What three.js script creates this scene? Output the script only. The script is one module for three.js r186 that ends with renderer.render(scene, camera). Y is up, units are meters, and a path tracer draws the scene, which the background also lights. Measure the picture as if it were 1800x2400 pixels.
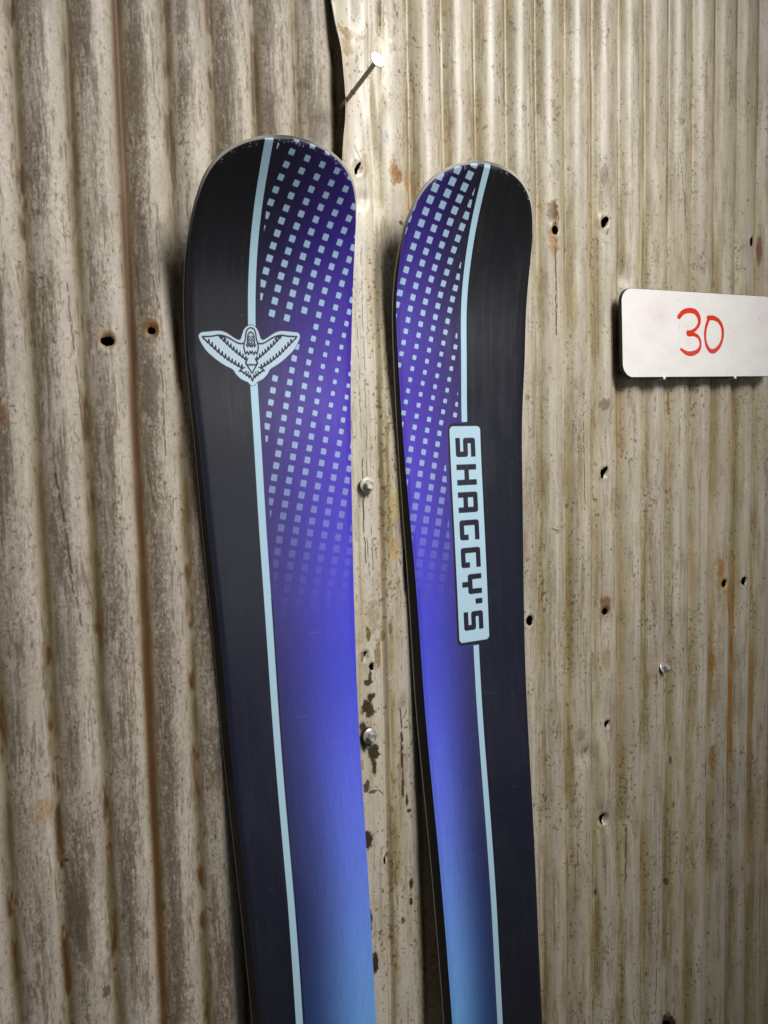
import * as THREE from 'three';
import { mergeGeometries } from 'three/addons/utils/BufferGeometryUtils.js';
import { RectAreaLightUniformsLib } from 'three/addons/lights/RectAreaLightUniformsLib.js';

/* ---------------------------------------------------------------- camera, light, exposure */
const scene = new THREE.Scene();
scene.background = new THREE.Color().setRGB(0.070, 0.069, 0.068);          // dim workshop air behind and beside the camera
const camera = new THREE.PerspectiveCamera(65.94, 0.75, 0.02, 30);
camera.position.set(-0.29305, 1.50118, 0.57096);
camera.setRotationFromMatrix(new THREE.Matrix4().makeBasis(
  new THREE.Vector3(0.88858, -0.02318, 0.45814), new THREE.Vector3(0.05698, 0.99657, -0.06009), new THREE.Vector3(-0.45517, 0.0795, 0.88685)));
const renderer = new THREE.WebGLRenderer({ antialias: true });
renderer.toneMapping = THREE.LinearToneMapping;
renderer.toneMappingExposure = 1.0;
renderer.shadowMap.enabled = true;
RectAreaLightUniformsLib.init();

const lamp = new THREE.SpotLight(new THREE.Color().setRGB(1, 0.976, 0.925), 7.0, 0, 0.50, 1, 2);   // added key spot up on the right, its soft cone darkens the corners
lamp.position.set(0.34, 2.34, 1.0);
lamp.target.position.set(0.0, 1.52, 0);
lamp.castShadow = true; lamp.shadow.radius = 12; lamp.shadow.mapSize.set(2048, 2048);
scene.add(lamp, lamp.target);
const tube = new THREE.RectAreaLight(new THREE.Color().setRGB(1, 0.98, 0.94), 9.2, 0.09, 1.5);          // fluorescent ceiling tube running away from the wall, its tilt added so light fades downwards
tube.position.set(0.44, 2.52, 1.2);
{ const along = new THREE.Vector3(0, 0.36, -0.93).normalize(), n = new THREE.Vector3(-0.12, -1, 0), z = n.clone().addScaledVector(along, -n.dot(along)).normalize().negate(), x = along.clone().cross(z).normalize();
  tube.setRotationFromMatrix(new THREE.Matrix4().makeBasis(x, along, z)); }
scene.add(tube);

const glow = new THREE.RectAreaLight(new THREE.Color().setRGB(0.95, 0.97, 1), 0.5, 1.2, 1.3);   // added dim area light: room fill, and a sheen on the skis
glow.position.set(0.72, 1.45, 2.3); glow.lookAt(0.05, 1.4, 0);
scene.add(glow);

/* ---------------------------------------------------------------- helpers */
const numbered = (() => { const n = {}; return (s) => { n[s] = (n[s] ?? -1) + 1; return n[s] ? `${s}_${String(n[s]).padStart(3, '0')}` : s; }; })();
function thing(name, label, category, pos = [0, 0, 0], group) {
  const o = new THREE.Group(); o.name = numbered(name); o.position.set(...pos);
  o.userData = { label, category }; if (group) o.userData.group = group;
  scene.add(o); return o;
}
function part(name, geo, mat, parent) {
  const m = new THREE.Mesh(geo, mat); m.name = name; m.castShadow = m.receiveShadow = true; parent.add(m); return m;
}
const clamp = (x, a = 0, b = 1) => Math.min(b, Math.max(a, x));
const sstep = (a, b, x) => { const t = clamp((x - a) / (b - a)); return t * t * (3 - 2 * t); };
const mix = (a, b, t) => a + (b - a) * t;
const gauss = (x, s) => Math.exp(-(x * x) / (2 * s * s));
function rng(seed) { let s = seed >>> 0; return () => { s = (s + 0x6D2B79F5) >>> 0; let t = Math.imul(s ^ (s >>> 15), 1 | s); t = (t + Math.imul(t ^ (t >>> 7), 61 | t)) ^ t; return ((t ^ (t >>> 14)) >>> 0) / 4294967296; }; }
const TAB = new Float32Array(65536); { const r = rng(77); for (let i = 0; i < 65536; i++) TAB[i] = r(); }
function noise(x, y) {                                                     // value noise, 0..1
  const xi = Math.floor(x), yi = Math.floor(y); let fx = x - xi, fy = y - yi;
  fx = fx * fx * (3 - 2 * fx); fy = fy * fy * (3 - 2 * fy);
  const a = (xi & 255), b = ((xi + 1) & 255), c = (yi & 255) << 8, d = ((yi + 1) & 255) << 8;
  const p = TAB[a | c], q = TAB[b | c], r = TAB[a | d], s = TAB[b | d];
  return p + (q - p) * fx + (r - p + (p - q - r + s) * fx) * fy;
}
const fbm = (x, y) => 0.5 * noise(x, y) + 0.28 * noise(x * 2.1 + 17, y * 2.1 + 5) + 0.22 * noise(x * 4.3 + 41, y * 4.3 + 29);
const lut = (pts, x) => { let i = 0; while (i < pts.length - 2 && x > pts[i + 1][0]) i++; const [a, b] = pts[i], [c, d] = pts[i + 1]; return mix(b, d, clamp((x - a) / (c - a))); };

/* ---------------------------------------------------------------- corrugated wall: shape */
const PER = 0.032, XV = -0.0006, AMP = 0.0032;
// punched holes and screw dimples: x, y, half width, half height, slant, dimple depth, dimple radius
const HOLES_L = [[-0.2089, 1.5788, 0.0046, 0.0032, 0.0, 0.0042, 0.0058], [-0.1795, 1.587, 0.0026, 0.0026, 0, 0.002, 0.005]];
const HOLES_R = [
  [0.1766, 1.6919, 0.0030, 0.0032, 0, 0.0030, 0.0050], [0.2361, 1.7057, 0.0028, 0.0042, -0.7, 0.0022, 0.0050], [0.4369, 1.7073, 0.0032, 0.0036, 0, 0.003, 0.005],
  [0.2358, 1.4743, 0.0022, 0.0044, -0.7, 0.0022, 0.0055], [0.2367, 1.3404, 0.0026, 0.0026, 0, 0.0026, 0.005], [0.3995, 1.3517, 0.0028, 0.0034, -0.3, 0.003, 0.0055],
  [0.4299, 1.3514, 0.0024, 0.0036, -0.3, 0.003, 0.005], [0.2399, 1.2286, 0.0016, 0.0026, -0.6, 0.0020, 0.0045], [0.2348, 1.1336, 0.0014, 0.0044, -0.5, 0.0032, 0.0065],
  [0.1444, 1.3432, 0.0030, 0.0036, 0, 0.003, 0.0055], [-0.0230, 1.3342, 0.0013, 0.0034, -0.8, 0.0020, 0.0048], [-0.0162, 1.3247, 0.0016, 0.0026, 0, 0.0022, 0.0036],
  [-0.0180, 1.7182, 0.0013, 0.0042, -0.6, 0.0016, 0.005], [-0.0073, 1.159, 0.0016, 0.0030, -0.6, 0.002, 0.004], [0.3225, 0.8835, 0.0040, 0.0065, 0.2, 0.004, 0.009]];
// hammer dents: x, y, sigma x, sigma y, depth
const DENTS_R = [[0.238, 1.725, 0.0055, 0.022, -0.0030], [0.237, 1.512, 0.0075, 0.015, -0.0048], [0.2365, 1.475, 0.0065, 0.024, -0.0026], [0.250, 1.44, 0.008, 0.010, -0.0022],
  [0.238, 1.235, 0.007, 0.020, -0.0036], [0.212, 1.203, 0.006, 0.0055, -0.0052], [0.236, 1.121, 0.005, 0.006, 0.0022], [0.236, 1.130, 0.008, 0.012, -0.0040], [0.262, 1.66, 0.006, 0.008, -0.0026], [0.262, 1.125, 0.008, 0.010, -0.0020],
  [0.238, 1.335, 0.007, 0.012, -0.0018], [-0.014, 1.696, 0.004, 0.004, -0.0022], [0.0215, 1.716, 0.004, 0.004, -0.0028], [-0.016, 1.78, 0.006, 0.012, -0.0016], [-0.02, 1.835, 0.007, 0.008, -0.0016],
  [-0.006, 1.74, 0.004, 0.015, -0.0012], [0.32, 1.30, 0.008, 0.012, -0.0008], [0.41, 1.335, 0.006, 0.010, -0.0020], [0.44, 1.70, 0.006, 0.010, -0.0014], [0.235, 1.80, 0.006, 0.03, -0.0010]];
const DENTS_L = [[-0.21, 1.578, 0.008, 0.010, -0.0016], [-0.053, 1.745, 0.005, 0.006, -0.0018], [-0.075, 1.80, 0.006, 0.02, -0.0008], [-0.24, 1.35, 0.008, 0.03, -0.0008]];
function dimples(X, Y, dents, holes) {
  let z = 0;
  for (const [x, y, a, b, d] of dents) { const p = (X - x) / a, q = (Y - y) / b, r = p * p + q * q; if (r < 12) z += d * Math.exp(-r / 2); }
  for (const [x, y, , , , d, R] of holes) {
    const r = Math.hypot(X - x, Y - y); if (r > 3 * R) continue;
    z -= d * (1 - sstep(0.25 * R, R, r)); z += 0.0007 * gauss(r - 1.15 * R, 0.28 * R);
  }
  return z;
}
const warp = (X, Y, s) => (noise(X * 14 + s, Y * 7 + s) - 0.5) * 0.0012 + (noise(X * 60 + s, Y * 22 - s) - 0.5) * 0.0007;
const crease = (ph, soft) => { const q = Math.sin(Math.PI * ph); return AMP * (2 * Math.sqrt(q * q + soft) / Math.sqrt(1 + soft) - 1.12); };   // broad crests, creased valleys
function zLeft(X, Y) {
  return crease((X - XV - (noise(Y * 9, Math.floor((X - XV) / PER + 0.5) * 3.7) - 0.5) * 0.0016) / PER, 0.030) + warp(X, Y, 3) + dimples(X, Y, DENTS_L, HOLES_L);
}
function zRight(X, Y) {
  let z = crease((X - XV - (noise(Y * 8, Math.floor((X - XV) / PER + 0.5) * 5.1 + 9) - 0.5) * 0.0012) / PER, 0.016);
  const top = sstep(1.60, 1.69, Y), s = sstep(0.020, 0.004, X);             // the lap strip is hammered flat, a narrow groove beside it
  const wob = (noise(Y * 7, 4.2) - 0.5) * 0.003;
  let lap = 0.0034 + (noise(X * 90, Y * 30) - 0.5) * 0.0010 * (1 + 1.4 * top);
  lap -= (0.0046 * (1 - top) + 0.0008 * top) * gauss(X + 0.0046 - wob * 0.4, 0.0018);
  lap -= 0.0012 * (1 - top) * sstep(-0.003, 0.006, X) * (1 - sstep(0.008, 0.02, X));
  z = mix(z, lap, s);
  const e = clamp((-0.019 - X) / 0.015); z += e * e * (0.0008 + 0.0135 * gauss(Y - 1.766, 0.036) + 0.0010 * (noise(Y * 25, 8) - 0.5));   // sprung edge
  return z + warp(X, Y, 11) + dimples(X, Y, DENTS_R, HOLES_R);
}
const YB = 0.70, YT = 2.05;
function sheet(x0, x1, stepX, zf, edgeL, edgeR) {
  const ys = []; for (let y = YT; y > YB; y -= 0.0024) ys.push(y); for (let y = YB; y > 0; y -= 0.05) ys.push(y); ys.push(0);
  const nx = Math.round((x1 - x0) / stepX), cols = nx + 3, pos = new Float32Array(cols * ys.length * 3), uv = new Float32Array(cols * ys.length * 2), idx = [];
  ys.forEach((Y, j) => {
    for (let i = -1; i <= nx + 1; i++) {
      const k = clamp(i, 0, nx); let X = mix(x0, x1, k / nx);
      X += edgeL(Y) * clamp(1 - k * stepX / 0.012) + edgeR(Y) * clamp(1 - (nx - k) * stepX / 0.012);
      let Z = zf(X, Y); if (i !== k) { Z -= 0.0012; X += i < 0 ? 0.0006 : -0.0006; }          // folded cut edge
      const o = j * cols + i + 1; pos.set([X, Y, Z], o * 3); uv.set([(X - x0) / (x1 - x0), (Y - YB) / (YT - YB)], o * 2);
      if (j && i > -1) idx.push(o - 1 - cols, o - 1, o - cols, o - cols, o - 1, o);
    }
  });
  const g = new THREE.BufferGeometry();
  g.setAttribute('position', new THREE.BufferAttribute(pos, 3)); g.setAttribute('uv', new THREE.BufferAttribute(uv, 2)); g.setIndex(idx); g.computeVertexNormals();
  return g;
}

/* ---------------------------------------------------------------- corrugated wall: paint, rust and dirt */
const r5 = rng(5);
// stains: x, y, rx, ry, [r,g,b], strength, raggedness
const DK = [62, 50, 34], BR = [104, 78, 40], PEACH = [158, 122, 86], RUST = [128, 72, 26], OLIVE = [128, 112, 62];
const STAINS_R = [
  [0.1748, 1.7068, 0.0062, 0.0105, BR, 1, 1], [0.1735, 1.690, 0.0035, 0.007, PEACH, 0.9, 1], [0.1750, 1.680, 0.0052, 0.0110, PEACH, 1, 1],
  [0.0150, 1.7215, 0.0044, 0.0115, PEACH, 1, 1.2], [0.0190, 1.7175, 0.0060, 0.0060, PEACH, 1, 1.2], [0.0290, 1.7150, 0.0030, 0.0085, PEACH, 1, 1], [-0.0200, 1.817, 0.013, 0.0040, [150, 126, 88], 0.8, 1.6], [-0.024, 1.808, 0.005, 0.008, [156, 134, 98], 0.6, 1.6], [0.0150, 1.86, 0.0042, 0.055, [122, 106, 74], 0.75, 1.5], [0.0045, 1.84, 0.0020, 0.012, DK, 0.6, 1.4], [-0.012, 1.72, 0.004, 0.010, [168, 146, 110], 0.5, 1.6],
  [-0.0225, 1.292, 0.0048, 0.0062, DK, 1, 1.1], [-0.0185, 1.300, 0.0040, 0.0040, DK, 1, 1.1], [-0.0185, 1.288, 0.0045, 0.005, DK, 0.95, 1.2], [-0.0235, 1.268, 0.0070, 0.0120, DK, 1, 0.9],
  [-0.0170, 1.253, 0.0055, 0.0085, DK, 1, 1.0], [-0.0165, 1.242, 0.0022, 0.0095, DK, 0.9, 1.2], [-0.0195, 1.3115, 0.0045, 0.0024, DK, 0.9, 1.5], [-0.0180, 1.316, 0.0015, 0.005, DK, 0.85, 1.5],
  [-0.0185, 1.352, 0.0024, 0.0065, BR, 0.85, 1.3], [-0.0102, 1.334, 0.0035, 0.012, BR, 0.55, 1.0], [-0.0235, 1.2255, 0.0032, 0.0055, DK, 0.8, 1.4], [-0.0178, 1.220, 0.0040, 0.0012, DK, 0.7, 1.5],
  [-0.0245, 1.180, 0.0050, 0.0080, DK, 1, 0.8], [-0.026, 1.108, 0.0045, 0.014, DK, 1, 0.8], [-0.020, 1.072, 0.004, 0.010, DK, 1, 0.8], [-0.0045, 1.348, 0.0022, 0.0050, OLIVE, 0.7, 0.5], [0.0015, 1.354, 0.0022, 0.0052, [112, 98, 70], 0.8, 0.4],
  [0.0140, 1.205, 0.0013, 0.0052, DK, 0.9, 1.3], [0.016, 1.195, 0.0026, 0.0022, DK, 0.9, 1.3], [0.0165, 1.131, 0.0024, 0.0048, DK, 0.95, 1], [0.0155, 1.115, 0.0020, 0.0045, DK, 0.95, 1.3], [0.008, 1.10, 0.002, 0.003, DK, 0.7, 1.3],
  [0.2365, 1.346, 0.0060, 0.012, [118, 84, 56], 0.85, 0.6], [0.237, 1.295, 0.005, 0.014, [150, 130, 104], 0.6, 0.8], [0.2365, 1.538, 0.0065, 0.006, [120, 104, 82], 0.7, 0.9],
  [0.236, 1.748, 0.005, 0.011, [128, 118, 98], 0.6, 0.8], [0.3945, 1.365, 0.0045, 0.018, [150, 100, 48], 0.75, 0.8], [0.400, 1.345, 0.004, 0.014, [176, 138, 84], 0.6, 0.7],
  [0.385, 1.268, 0.005, 0.012, [140, 100, 46], 0.7, 1], [0.388, 1.16, 0.0035, 0.02, [128, 96, 46], 0.6, 1], [0.2, 1.63, 0.003, 0.02, [176, 150, 100], 0.4, 0.6],
  [0.325, 1.175, 0.0016, 0.005, DK, 0.6, 1], [0.3225, 0.887, 0.009, 0.012, DK, 1, 1], [0.205, 1.225, 0.006, 0.007, [128, 112, 84], 0.5, 1], [0.377, 1.155, 0.0022, 0.012, DK, 0.7, 1.2], [0.322, 1.045, 0.003, 0.004, DK, 0.8, 1.5],
  [0.008, 1.418, 0.005, 0.012, [182, 146, 92], 0.6, 0.8], [0.0165, 1.40, 0.002, 0.024, [52, 46, 34], 0.8, 0.7], [0.010, 1.455, 0.007, 0.016, [196, 176, 118], 0.5, 0.6], [0.013, 1.60, 0.004, 0.03, [120, 116, 92], 0.55, 1.2],
  [0.005, 1.745, 0.005, 0.006, [150, 148, 142], 0.6, 1], [0.4515, 1.70, 0.003, 0.016, [96, 42, 22], 0.9, 0.6], [-0.013, 1.365, 0.006, 0.016, [150, 132, 100], 0.5, 1.4]];
for (let i = 0; i < 110; i++) STAINS_R.push([mix(-0.01, 0.6, r5()), mix(0.8, 2.0, r5()), 0.0006 + 0.0012 * r5(), 0.0008 + 0.0035 * r5() * r5(), r5() < 0.3 ? [110, 92, 44] : DK, 0.35 + 0.5 * r5(), 1.3]);
const STAINS_L = [[-0.1795, 1.5885, 0.0062, 0.0074, [116, 74, 34], 0.9, 0.5], [-0.2089, 1.5805, 0.0060, 0.0062, [172, 140, 80], 0.7, 0.3], [-0.2785, 1.53, 0.004, 0.010, [120, 74, 48], 0.55, 1.6],
  [-0.2665, 1.262, 0.007, 0.009, [158, 104, 52], 0.3, 1.2], [-0.2135, 0.975, 0.0026, 0.006, [40, 36, 30], 0.9, 1], [-0.232, 1.12, 0.003, 0.005, DK, 0.6, 1.2]];
for (let i = 0; i < 120; i++) { const k = Math.floor(r5() * 17); STAINS_L.push([XV - PER * (k + 0.97) + (r5() - 0.5) * 0.004, mix(0.8, 2.0, r5()), 0.0010 + 0.0014 * r5(), 0.0012 + 0.0042 * r5() * r5(), r5() < 0.65 ? [98, 60, 22] : [84, 74, 34], 0.55 + 0.4 * r5(), 1.0]); }
// hairline cracks and scratches: x0, y0, x1, y1, width, strength
const LINES_R = [[-0.0198, 1.50, -0.0200, 1.445, 0.0007, 0.8], [-0.0203, 1.46, -0.0190, 1.41, 0.0007, 0.8], [-0.0175, 1.43, -0.0160, 1.40, 0.0006, 0.6], [-0.0130, 1.44, -0.0128, 1.405, 0.0005, 0.6], [-0.0165, 1.66, -0.0160, 1.48, 0.0006, 0.45], [-0.0215, 1.60, -0.0212, 1.51, 0.0006, 0.4],
  [0.0098, 1.285, 0.0105, 1.262, 0.0009, 0.8], [0.0103, 1.262, 0.0108, 1.208, 0.0016, 0.95], [0.0104, 1.2675, 0.018, 1.2685, 0.0012, 0.8], [0.0104, 1.272, 0.0155, 1.283, 0.0006, 0.6], [-0.016, 1.224, -0.0068, 1.213, 0.0008, 0.7],
  [0.1765, 1.676, 0.1775, 1.60, 0.0012, 0.75], [0.274, 1.20, 0.286, 1.222, 0.0011, 0.8], [0.171, 1.425, 0.180, 1.422, 0.0008, 0.7], [0.262, 1.395, 0.270, 1.392, 0.0007, 0.6], [0.262, 1.055, 0.264, 1.12, 0.0010, 0.55], [0.302, 0.92, 0.306, 1.03, 0.0009, 0.6],
  [0.3445, 1.50, 0.3475, 1.38, 0.0005, 0.5], [0.208, 1.53, 0.2095, 1.44, 0.0008, 0.7], [0.33, 1.78, 0.345, 1.67, 0.0005, 0.7], [0.338, 1.285, 0.345, 1.30, 0.0008, 0.5], [-0.02, 1.735, -0.013, 1.722, 0.0008, 0.5], [0.060, 1.86, 0.0625, 1.72, 0.0006, 0.5]];
for (let i = 0; i < 60; i++) { const x = mix(0.03, 0.6, r5()), y = mix(0.8, 1.95, r5()), l = 0.01 + 0.05 * r5(); LINES_R.push([x, y, x + (r5() - 0.5) * 0.002, y - l, 0.0004 + 0.0004 * r5(), 0.15 + 0.35 * r5()]); }
const LINES_L = [[-0.2335, 1.62, -0.2275, 1.52, 0.0008, 0.5], [-0.2465, 1.49, -0.2395, 1.42, 0.0012, 0.7], [-0.2410, 1.42, -0.2350, 1.385, 0.0010, 0.6], [-0.178, 1.625, -0.174, 1.603, 0.0010, 0.7], [-0.1745, 1.57, -0.1735, 1.50, 0.0008, 0.6], [-0.187, 1.49, -0.182, 1.46, 0.0008, 0.5]];
for (let i = 0; i < 40; i++) { const x = mix(-0.4, -0.04, r5()), y = mix(0.8, 1.95, r5()), l = 0.01 + 0.04 * r5(); LINES_L.push([x, y, x + (r5() - 0.5) * 0.003, y - l, 0.0005 + 0.0004 * r5(), 0.2 + 0.35 * r5()]); }

function paint(x0, x1, NX, NY, rightSide) {
  const N = NX * NY, R = new Float32Array(N), G = new Float32Array(N), B = new Float32Array(N), H = new Float32Array(N), A = new Uint8Array(N).fill(255);
  for (let j = 0; j < NY; j++) {
    const Y = mix(YB, YT, (j + 0.5) / NY), low = fbm(3.3, Y * 4);
    for (let i = 0; i < NX; i++) {
      const X = mix(x0, x1, (i + 0.5) / NX), ph = (X - XV) / PER, k = Math.floor(ph + 0.5), d = (ph - k) * PER;     // k: valley number, d: metres from that valley
      const big = fbm(X * 22, Y * 7), mid = fbm(X * 130, Y * 70), fine = noise(X * 950, Y * 720), fine2 = noise(X * 520 + 9, Y * 380), str = fbm(X * 420, Y * 9), vs = fbm(k * 7.31, Y * 11);
      let r, g, b, h = 0;
      if (rightSide) {
        r = 187; g = 178; b = 162;
        const w = 0.86 + 0.20 * big + 0.10 * (str - 0.5) + 0.13 * (mid - 0.5) + 0.06 * (fine - 0.5); r *= w; g *= w; b *= w;
        const lap = 1 - sstep(-0.005, 0.002, X);
        const grv = gauss(X + 0.0040, 0.0020) * (1 - sstep(1.58, 1.68, Y)) * 0.6 + 0.38 * lap * sstep(0.50, 0.66, fbm(X * 600, Y * 60) + 0.25 * gauss(X + 0.0085, 0.003)) * (1 - 0.6 * sstep(1.6, 1.7, Y)); r = mix(r, 150, grv); g = mix(g, 126, grv); b = mix(b, 88, grv);
        const wl = sstep(0.03, 0.0, X) * mix(0.65, 0.7, sstep(1.5, 1.7, Y)); r = mix(r, 220, wl); g = mix(g, 213, wl); b = mix(b, 202, wl);
        // yellowed grime low in the valleys and on the shaded flank
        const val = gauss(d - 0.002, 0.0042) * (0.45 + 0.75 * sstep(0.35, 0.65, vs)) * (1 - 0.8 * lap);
        r = mix(r, 138, 0.55 * val); g = mix(g, 120, 0.56 * val); b = mix(b, 78, 0.62 * val); const ln = gauss(d + 0.0016 - 0.0008 * noise(Y * 20, k), 0.0007) * (0.05 + 0.6 * sstep(0.4, 0.8, noise(k * 2.7, Y * 22))) * (1 - lap); r = mix(r, 104, ln); g = mix(g, 86, ln); b = mix(b, 52, ln);  // the thin dark lines paint extra rib shading along the valley edges
        const ys = sstep(0.58, 0.75, fbm(X * 90 + 30, Y * 6)) * 0.35; r = mix(r, 176, ys); g = mix(g, 158, ys); b = mix(b, 112, ys);
        const cl = sstep(0.50, 0.78, fbm(X * 150 + 21, Y * 34 + 8) + 0.10 * val) * (0.25 + 0.5 * noise(X * 700, Y * 300)) * 0.62 * (1 - 0.6 * lap); r = mix(r, 118, cl); g = mix(g, 102, cl); b = mix(b, 74, cl);
        // grey vertical scuffs
        const sc = sstep(0.58, 0.78, fbm(X * 260 + 60, Y * 10 + 3)) * 0.35; r = mix(r, 150, sc); g = mix(g, 138, sc); b = mix(b, 118, sc);
        const vst = sstep(0.56, 0.76, 0.66 * fbm(X * 380 + 43, Y * 8) + 0.34 * fbm(X * 1000, Y * 120) + 0.07 * val) * 0.55 * (1 - 0.5 * lap); r = mix(r, 122, vst); g = mix(g, 103, vst); b = mix(b, 72, vst); h -= vst * 0.25;
        const pale = sstep(0.52, 0.72, fbm(X * 170 + 91, Y * 12)) * 0.40; r = mix(r, 210, pale); g = mix(g, 203, pale); b = mix(b, 190, pale);
        // pepper of dark specks
        const den = 0.810 - 0.11 * sstep(0.42, 0.72, fbm(X * 34 + 4, Y * 13)) - 0.05 * val;
        const sp = sstep(den - 0.06, den + 0.13, fine * 0.5 + fine2 * 0.5 + 0.20 * (noise(X * 210, Y * 90) - 0.5)) * 0.54;
        r = mix(r, 74, sp); g = mix(g, 62, sp); b = mix(b, 42, sp); h -= sp * 0.4;
        const dust = sstep(0.55, 0.8, noise(X * 1400, Y * 1100)) * 0.18 * sstep(0.45, 0.7, mid); r -= dust * 110; g -= dust * 112; b -= dust * 115;
        // the long orange rust runs
        for (const [kk, yt, yb, st] of [[13, 1.385, 1.135, 1], [14, 1.31, 1.14, 0.6], [12, 1.335, 1.16, 0.3], [8, 1.62, 1.2, 0.2]]) if (k === kk) {
          const s = (0.45 + 0.5 * sstep(0.25, 0.6, fbm(X * 500 + 3, Y * 60))) * st * sstep(yb - 0.015, yb + 0.05, Y) * (1 - sstep(yt - 0.08, yt + 0.02, Y)) * (1 - sstep(0.0036, 0.0066, Math.abs(d + 0.0014))) * (0.45 + 1.0 * fbm(X * 200, Y * 26));
          r = mix(r, 134, clamp(s * 0.9)); g = mix(g, 88, clamp(s * 0.9)); b = mix(b, 36, clamp(s * 0.9));
        }
        // small rust spots strung along valleys
        const rs = sstep(0.80, 0.90, noise(X * 330 + 11, Y * 170)) * gauss(d - 0.001, 0.0035) * sstep(0.5, 0.75, fbm(k * 3.1 + 2, Y * 9 + k)) * 0.8; r = mix(r, 128, rs); g = mix(g, 84, rs); b = mix(b, 34, rs);
        if (X > 0.30) { const dk = sstep(0.30, 0.47, X) * sstep(0.35, 0.65, big) * 0.22; r = mix(r, 128, dk); g = mix(g, 112, dk); b = mix(b, 76, dk); }
      } else {
        r = 188; g = 178; b = 165;
        const w = 0.84 + 0.22 * big + 0.16 * (mid - 0.5) + 0.10 * (fine - 0.5) + 0.06 * (str - 0.5); r *= w; g *= w; b *= w;
        // chalky worn bands: dense grey-brown mottling along each crest and its left flank
        const crest = gauss((d > 0 ? d : d + PER) - 0.0105 - 0.004 * (vs - 0.5), 0.0060) * (0.6 + 0.8 * sstep(0.35, 0.65, fbm(k * 3.3, Y * 10 + 5)));
        const mot = sstep(0.42 - 0.13 * crest, 0.76 - 0.1 * crest, 0.34 * noise(X * 1250 + 3, Y * 760) + 0.34 * fine + 0.14 * mid + 0.18 * fine2 + 0.30 * (fbm(X * 40 + 7, Y * 16) - 0.5)) * (0.20 + 0.32 * crest);
        r = mix(r, 90, mot); g = mix(g, 78, mot); b = mix(b, 64, mot); h -= mot * 0.3;
        const smoke = crest * sstep(0.5, 0.75, fbm(k * 5.7, Y * 6 + 2)) * (k === -8 || k === -9 ? 0.6 : 0.4) * sstep(0.25, 0.55, mid); r = mix(r, 92, smoke); g = mix(g, 78, smoke); b = mix(b, 62, smoke);
        const sp = sstep(0.68, 0.90, fine * 0.5 + fine2 * 0.3 + 0.2 * noise(X * 1500, Y * 300) + 0.2 * (mid - 0.5)) * 0.7; r = mix(r, 76, sp); g = mix(g, 64, sp); b = mix(b, 50, sp);
        const vst = sstep(0.54, 0.74, 0.50 * fbm(X * 300 + 13, Y * 26) + 0.50 * fbm(X * 900, Y * 170) + 0.12 * crest) * 0.58; r = mix(r, 96, vst); g = mix(g, 82, vst); b = mix(b, 64, vst); h -= vst * 0.3;
        const pale = sstep(0.55, 0.75, fbm(X * 240 + 71, Y * 18)) * 0.35; r = mix(r, 208, pale); g = mix(g, 199, pale); b = mix(b, 190, pale);
        // olive damp line in each valley, rust in some
        const c = d + 0.0012 * (noise(Y * 30, k * 9.1) - 0.5), damp = gauss(c - 0.0004, 0.0028) * (0.55 + 0.45 * sstep(0.3, 0.6, vs)); const dm = damp * (0.8 + 0.35 * (mid - 0.5) + 0.3 * (noise(X * 300, Y * 40) - 0.5)); r = mix(r, 88, dm); g = mix(g, 73, dm); b = mix(b, 42, dm);
        const rustK = k === -6 ? 1 : k === -8 ? 0.8 : k === -4 || k === -3 ? 0.65 : k === -2 ? 0.75 : 0.5;
        const rl = gauss(c + 0.0004, k === -6 ? 0.0018 : 0.0015) * clamp(rustK * (k === -6 ? 0.55 + 1.1 * noise(7.7, Y * 45) : 2.4 * sstep(0.50, 0.85, 0.65 * noise(k * 4.4, Y * 60) + 0.35 * noise(X * 700, Y * 160)))); r = mix(r, 74, clamp(rl)); g = mix(g, 46, clamp(rl)); b = mix(b, 16, clamp(rl));
        if (k === -6) { const bleed = gauss(d - 0.001, 0.0035) * 0.30 * noise(2.2, Y * 16); r = mix(r, 104, bleed); g = mix(g, 70, bleed); b = mix(b, 34, bleed); }
      }
      h += (mid - 0.5) * 0.5 + (fine2 - 0.5) * 0.35;
      const o = j * NX + i; R[o] = r; G[o] = g; B[o] = b; H[o] = h;
    }
  }
  const dx = (x1 - x0) / NX, dy = (YT - YB) / NY;
  const each = (xa, xb, ya, yb, f) => {
    const i0 = Math.max(0, Math.floor((xa - x0) / dx)), i1 = Math.min(NX - 1, Math.ceil((xb - x0) / dx)), j0 = Math.max(0, Math.floor((ya - YB) / dy)), j1 = Math.min(NY - 1, Math.ceil((yb - YB) / dy));
    for (let j = j0; j <= j1; j++) for (let i = i0; i <= i1; i++) f(x0 + (i + 0.5) * dx, YB + (j + 0.5) * dy, j * NX + i);
  };
  for (const [x, y, a, b, c, s, rag] of rightSide ? STAINS_R : STAINS_L) each(x - 2 * a, x + 2 * a, y - 2 * b, y + 2 * b, (X, Y, o) => {
    const q = Math.hypot((X - x) / a, (Y - y) / b) + rag * 0.9 * (0.6 * noise(X * 340 + x * 99, Y * 300) + 0.4 * noise(X * 900, Y * 800) - 0.5);
    const t = s * (1 - sstep(0.66, 1.12, q)); if (t <= 0) return;
    const m = 0.85 + 0.3 * noise(X * 700, Y * 600); R[o] = mix(R[o], c[0] * m, t); G[o] = mix(G[o], c[1] * m, t); B[o] = mix(B[o], c[2] * m, t); H[o] -= t * 0.5;
  });
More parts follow.
